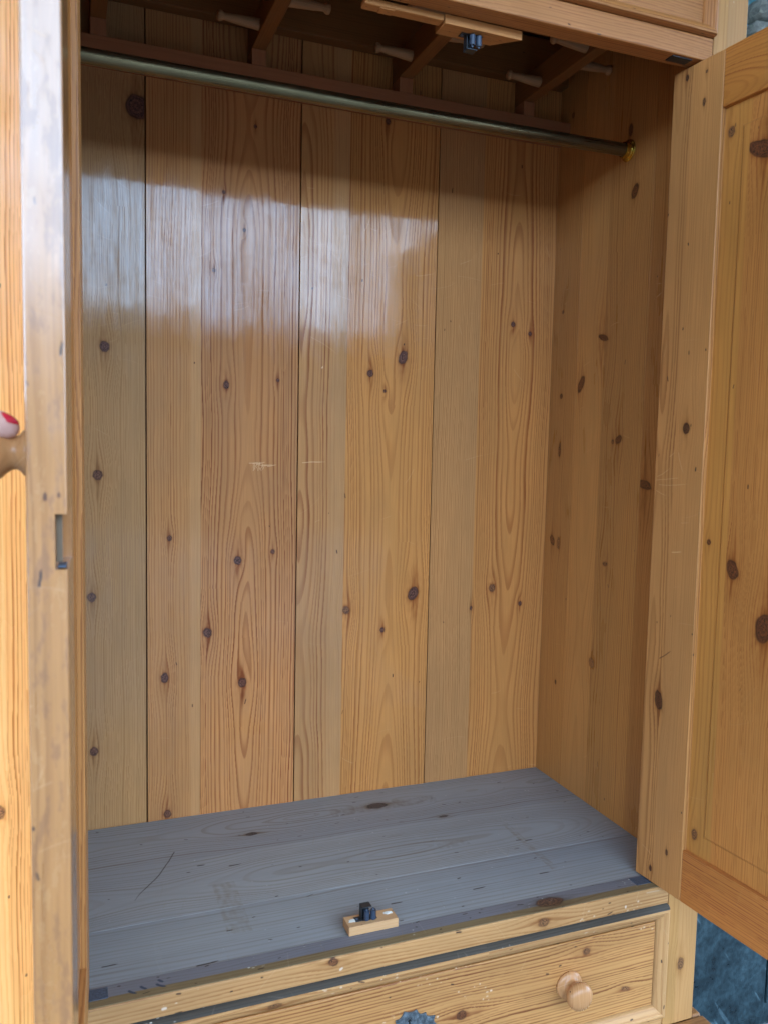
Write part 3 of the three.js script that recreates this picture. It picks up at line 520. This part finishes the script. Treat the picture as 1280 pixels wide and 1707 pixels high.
// ------------------------------------------------------------------ the hand on the left knob
{
  const P = group('person', scene, [-1.06, .7 + FLOOR, .4]);
  tag(P, 'person reaching in with a hand on the left door knob, red varnished thumb nail', 'person');
  const V = (x, y, z) => new THREE.Vector3(x + 1.06, y - .7, z - .4);
  const field = (chains, lo, hi, cell, k) => {
    const size = Math.ceil(Math.max(hi[0] - lo[0], hi[1] - lo[1], hi[2] - lo[2]) / cell) + 4, mc = new MarchingCubes(size, new THREE.MeshBasicMaterial(), false, false, 300000);
    const half = size / 2, S = half * cell, c = [(lo[0] + hi[0]) / 2, (lo[1] + hi[1]) / 2, (lo[2] + hi[2]) / 2];
    mc.isolation = 0;
    const q = new THREE.Vector3(), ab = new THREE.Vector3(), aq = new THREE.Vector3();
    for (let z = 0; z < size; z++) for (let y = 0; y < size; y++) for (let x = 0; x < size; x++) {
      q.set((x - half) / half * S + c[0], (y - half) / half * S + c[1], (z - half) / half * S + c[2]);
      let acc = 0;
      for (const [a, ra, b, rb] of chains) {
        ab.subVectors(b, a); aq.subVectors(q, a); const t = clamp(aq.dot(ab) / ab.lengthSq()), dd = aq.addScaledVector(ab, -t).length() - mix(ra, rb, t);
        acc += Math.exp(-dd * k);
      }
      mc.field[x + y * size + z * size * size] = acc > 1e-30 ? Math.log(acc) / k : -1;
    }
    mc.update();
    const n = mc.count, pos = new Float32Array(n * 3); for (let i = 0; i < n * 3; i++) pos[i] = mc.positionArray[i] * S + c[i % 3];
    const g0 = new THREE.BufferGeometry(); g0.setAttribute('position', new THREE.BufferAttribute(pos, 3)); const g = mergeVertices(g0, 1e-5); g.computeVertexNormals();
    const uv = new Float32Array(g.attributes.position.count * 2); for (let i = 0; i < uv.length / 2; i++) { uv[i * 2] = g.attributes.position.getX(i) * 8; uv[i * 2 + 1] = g.attributes.position.getY(i) * 8 + g.attributes.position.getZ(i) * 5; }
    g.setAttribute('uv', new THREE.BufferAttribute(uv, 2)); return g;
  };
  const ch = (pts) => pts.slice(1).map((q, i) => [V(...pts[i].slice(0, 3)), pts[i][3], V(...q.slice(0, 3)), q[3]]);
  const chains = [
    ...ch([[-1.150, .672, .535, .024], [-1.135, .690, .49, .023], [-1.118, .703, .43, .020], [-1.108, .706, .385, .013]]),
    ...ch([[-1.125, .712, .47, .02], [-1.098, .716, .40, .012]]), ...ch([[-1.14, .672, .47, .018], [-1.112, .672, .39, .012]]),
    ...ch([[-1.130, .703, .48, .016], [-1.078, .7270, .425, .0125], [-1.043, .7275, .392, .0100], [-1.0125, .7200, .3705, .0078], [-1.0065, .7180, .3690, .0062]]),
    ...ch([[-1.098, .716, .40, .0105], [-1.085, .715, .352, .0093], [-1.062, .709, .330, .0082], [-1.048, .703, .333, .0072]]),
    ...ch([[-1.104, .703, .392, .0105], [-1.090, .694, .348, .0093], [-1.065, .688, .330, .0082], [-1.050, .685, .336, .0072]]),
    ...ch([[-1.110, .688, .39, .010], [-1.097, .675, .352, .0088], [-1.073, .669, .338, .0078], [-1.058, .668, .345, .007]]),
    ...ch([[-1.114, .674, .394, .009], [-1.104, .658, .366, .0078], [-1.084, .652, .355, .007], [-1.07, .653, .361, .0062]]),
  ];
  const hand = field(chains, [-.12, -.085, -.1], [.08, .07, .16], .0026, 260);
  const arm = field(ch([[-1.150, .672, .535, .0235], [-1.175, .62, .62, .029], [-1.22, .52, .80, .036]]), [-.2, -.22, .09], [-.04, .02, .45], .006, 300);
  const skin = noiseMat(217, .25, 1000, (n, x, y) => { const q = n(x * 30, y * 30) * .5 + n(x * 160, y * 160) * .3; return [206 + 12 * q, 158 + 14 * q, 142 + 14 * q, .5 + .5 * n(x * 420, y * 420), .5]; }, { bumpScale: .0002 });
  put('body', mergeGeometries([hand, arm]), skin, P);
  { // thumb nail: an almond shell lying on the tip
    const g = new THREE.SphereGeometry(1, 28, 16, 0, Math.PI * 2, 0, Math.PI * .5), p = g.attributes.position;
    for (let i = 0; i < p.count; i++) { const x = p.getX(i), taper = 1 - .38 * Math.max(0, x) - .05 * Math.max(0, -x); p.setXYZ(i, x * .0098, p.getY(i) * .0046, p.getZ(i) * .0062 * taper); }
    g.computeVertexNormals();
    const nail = put('thumb_nail', g, new THREE.MeshPhysicalMaterial({ color: new THREE.Color().setRGB(.55, .008, .035), roughness: .18, clearcoat: 1, clearcoatRoughness: .08 }), P);
    nail.position.copy(V(-1.0085, .7240, .3735)); nail.rotation.set(.62, .35, -.36, 'YZX');
  }
  const sleeve = new THREE.CylinderGeometry(.047, .058, .2, 28, 6, true); { const p = sleeve.attributes.position; for (let i = 0; i < p.count; i++) { const k = 1 + .05 * N(p.getY(i) * 40, Math.atan2(p.getZ(i), p.getX(i)) * 2 + 9); p.setX(i, p.getX(i) * k); p.setZ(i, p.getZ(i) * k); } sleeve.computeVertexNormals(); }
  const sl = put('sleeve', sleeve, new THREE.MeshStandardMaterial({ color: new THREE.Color().setRGB(.05, .07, .12), roughness: .9, side: THREE.DoubleSide }), P);
  const A = V(-1.19, .59, .67), Bq = V(-1.235, .49, .86); sl.position.copy(A).lerp(Bq, .5); sl.quaternion.setFromUnitVectors(new THREE.Vector3(0, 1, 0), A.clone().sub(Bq).normalize());
}

// ------------------------------------------------------------------ beside and behind the wardrobe
{
  const blue = noiseMat(219, .6, 1000, (n, x, y) => { const q = n(x * 10, y * 10) * .5 + n(x * 34, y * 34) * .45 + n(x * 110, y * 110) * .35 + n(x * 300, y * 300) * .2; const s = n(x * 60 + y * 40, y * 12) > .62 ? 1 : 0; const f = clamp(.5 + q * .7); return [mix(8, 50, f) + s * 30, mix(22, 68, f) + s * 30, mix(26, 72, f) + s * 30, .5 + .4 * q, .36 + .14 * q]; }, { bumpScale: .0014, clearcoat: .25, clearcoatRoughness: .3 });
  const c = group('metal_cabinet', scene, [.45, 0, -.35]);
  tag(c, 'dark blue scuffed metal cabinet standing beside the wardrobe', 'cabinet');
  const bx = (n, x, y, z, r) => put(n, uvBox(new RoundedBoxGeometry(x[1] - x[0], y[1] - y[0], z[1] - z[0], 3, r).translate((x[0] + x[1]) / 2, (y[0] + y[1]) / 2, (z[0] + z[1]) / 2), .6), blue, c);
  bx('body', [-.385, .42], [0, .86], [-.24, .2], .012);
  bx('cabinet_door', [-.118, .40], [.055, .82], [.2005, .2075], .0022);
  bx('cabinet_door', [-.372, -.1215], [.030, .82], [.2005, .2065], .0022);
}
{
  const stoneMats = [0, 1, 2].map((k) => noiseMat(230 + k, .4, 640, (n, x, y) => { const q = n(x * 16, y * 16) * .5 + n(x * 60, y * 60) * .5 + n(x * 180, y * 180) * .3, l = n(x * 24 + 8, y * 24) + .5 * n(x * 90, y * 90) > .42 ? 1 : 0; const c = 138 + 46 * q - k * 14; return [mix(c, 176, l * .6), mix(c * .97, 176, l * .6), mix(c * .88, 150, l * .6), .5 + .4 * q, .92]; }, { bumpScale: .006 }));
  const wall = group('stone_wall', scene, [.6, 0, -.85]);
  tag(wall, 'rough grey rubble stone wall rising behind the wardrobe', 'wall');
  put('wall_core', uvBox(new RoundedBoxGeometry(7, 3.3, .3, 2, .03).translate(-.6, 1.65, -.1), .4), stoneMats[2], wall);
  const stone = (x, y, z, a, b, c, m) => { const pts = []; for (let i = 0; i < 34; i++) { const u = R() * 2 - 1, t = R() * 6.283, s = Math.sqrt(1 - u * u); const pw = (q) => Math.sign(q) * Math.pow(Math.abs(q), .55); pts.push(new THREE.Vector3(pw(s * Math.cos(t)) * a, pw(u) * b, pw(s * Math.sin(t)) * c)); } const s = put('stone', uvBox(new ConvexGeometry(pts), .4), stoneMats[m], wall); s.position.set(x - .6, y, z + .85); return s; };
  for (let r = 0; r < 6; r++) for (let k = 0; k < 6; k++) { const y = 1.86 + r * .115, x = .2 + k * .19 + (r % 2) * .09; stone(x, y, -.785, .088 + .01 * R(), .05 + .006 * R(), .07, (r + k) % 3); }
  stone(.662, 2.245, -.63, .048, .026, .04, 0); stone(.634, 2.193, -.63, .036, .018, .035, 1);
  // teal tarpaulin hooked over the stones
  const g = new THREE.PlaneGeometry(.62, .8, 60, 70), p = g.attributes.position;
  for (let i = 0; i < p.count; i++) p.setZ(i, .022 * N(p.getX(i) * 9 + p.getY(i) * 4, p.getY(i) * 3) + .014 * N(p.getX(i) * 26 - p.getY(i) * 14, p.getY(i) * 7) + .004 * N(p.getX(i) * 60, p.getY(i) * 60));
  g.computeVertexNormals();
  const tarp = put('tarpaulin', g, new THREE.MeshPhysicalMaterial({ color: new THREE.Color().setRGB(.10, .27, .29), roughness: .5, side: THREE.DoubleSide }));
  tarp.position.set(.74, 2.2, -.675); tag(tarp, 'crumpled teal tarpaulin hanging against the stone wall', 'tarpaulin');
}
{ // the low building across the yard whose roof line shows in the wax of the back boards
  const wallMat = noiseMat(240, 2, 200, (n, x, y) => { const q = n(x * 4, y * 4) * .5 + n(x * 30, y * 30) * .4; const c = 74 + 22 * q; return [c, c * .95, c * .86, .5 + .4 * q, .9]; }, { bumpScale: .01 });
  const roofMat = noiseMat(241, 2, 200, (n, x, y) => { const q = n(x * 9, y * 9) * .5 + n(x * 40, y * 40) * .4; const c = 70 + 20 * q; return [c, c * .95, c * .95, .5, .85]; });
  const b = group('outbuilding', scene, [-1, 0, 11]);
  tag(b, 'low stone outbuilding with a slate roof facing the wardrobe across the yard', 'building');
  put('wall', uvBox(new THREE.BoxGeometry(26, 2.5, 5).translate(0, 1.25, 0), 2), wallMat, b);
  put('roof', uvBox(new THREE.ExtrudeGeometry(new THREE.Shape([[-2.8, 2.45], [2.8, 2.45], [0, 3.02]].map((q) => new THREE.Vector2(...q))), { depth: 26.6, bevelEnabled: false }).rotateY(Math.PI / 2).translate(-13.3, .004, 0), 2), roofMat, b);
}
{ // open lean-to the wardrobe stands under
  const timber = noiseMat(250, 1, 200, (n, x, y) => { const q = n(x * 4, y * 40) * .6 + n(x * 20, y * 90) * .4, c = 78 + 24 * q; return [c, c * .9, c * .78, .5, .9]; });
  const L = group('lean_to', scene, [-1, 0, 1.4]);
  tag(L, 'open timber lean-to roof on posts sheltering the wardrobe', 'shelter');
  const bx = (n, x, y, z, r = 0) => { const g = new THREE.BoxGeometry(x[1] - x[0], y[1] - y[0], z[1] - z[0]); if (r) g.rotateX(r); g.translate((x[0] + x[1]) / 2, (y[0] + y[1]) / 2, (z[0] + z[1]) / 2); return put(n, uvBox(g, 1), timber, L); };
  for (let k = 0; k < 9; k++) bx('roof_board', [-4.2 + k * .94, -4.2 + k * .94 + .93], [2.98, 3.01], [-2.2, 1.0], .1);
  bx('beam', [-4.2, 4.2], [2.62, 2.8], [.72, .84]);
  for (const x of [-4.1, 4.0]) bx('post', [x, x + .12], [0, 2.62], [.72, .84]);
}
renderer.render(scene, camera);
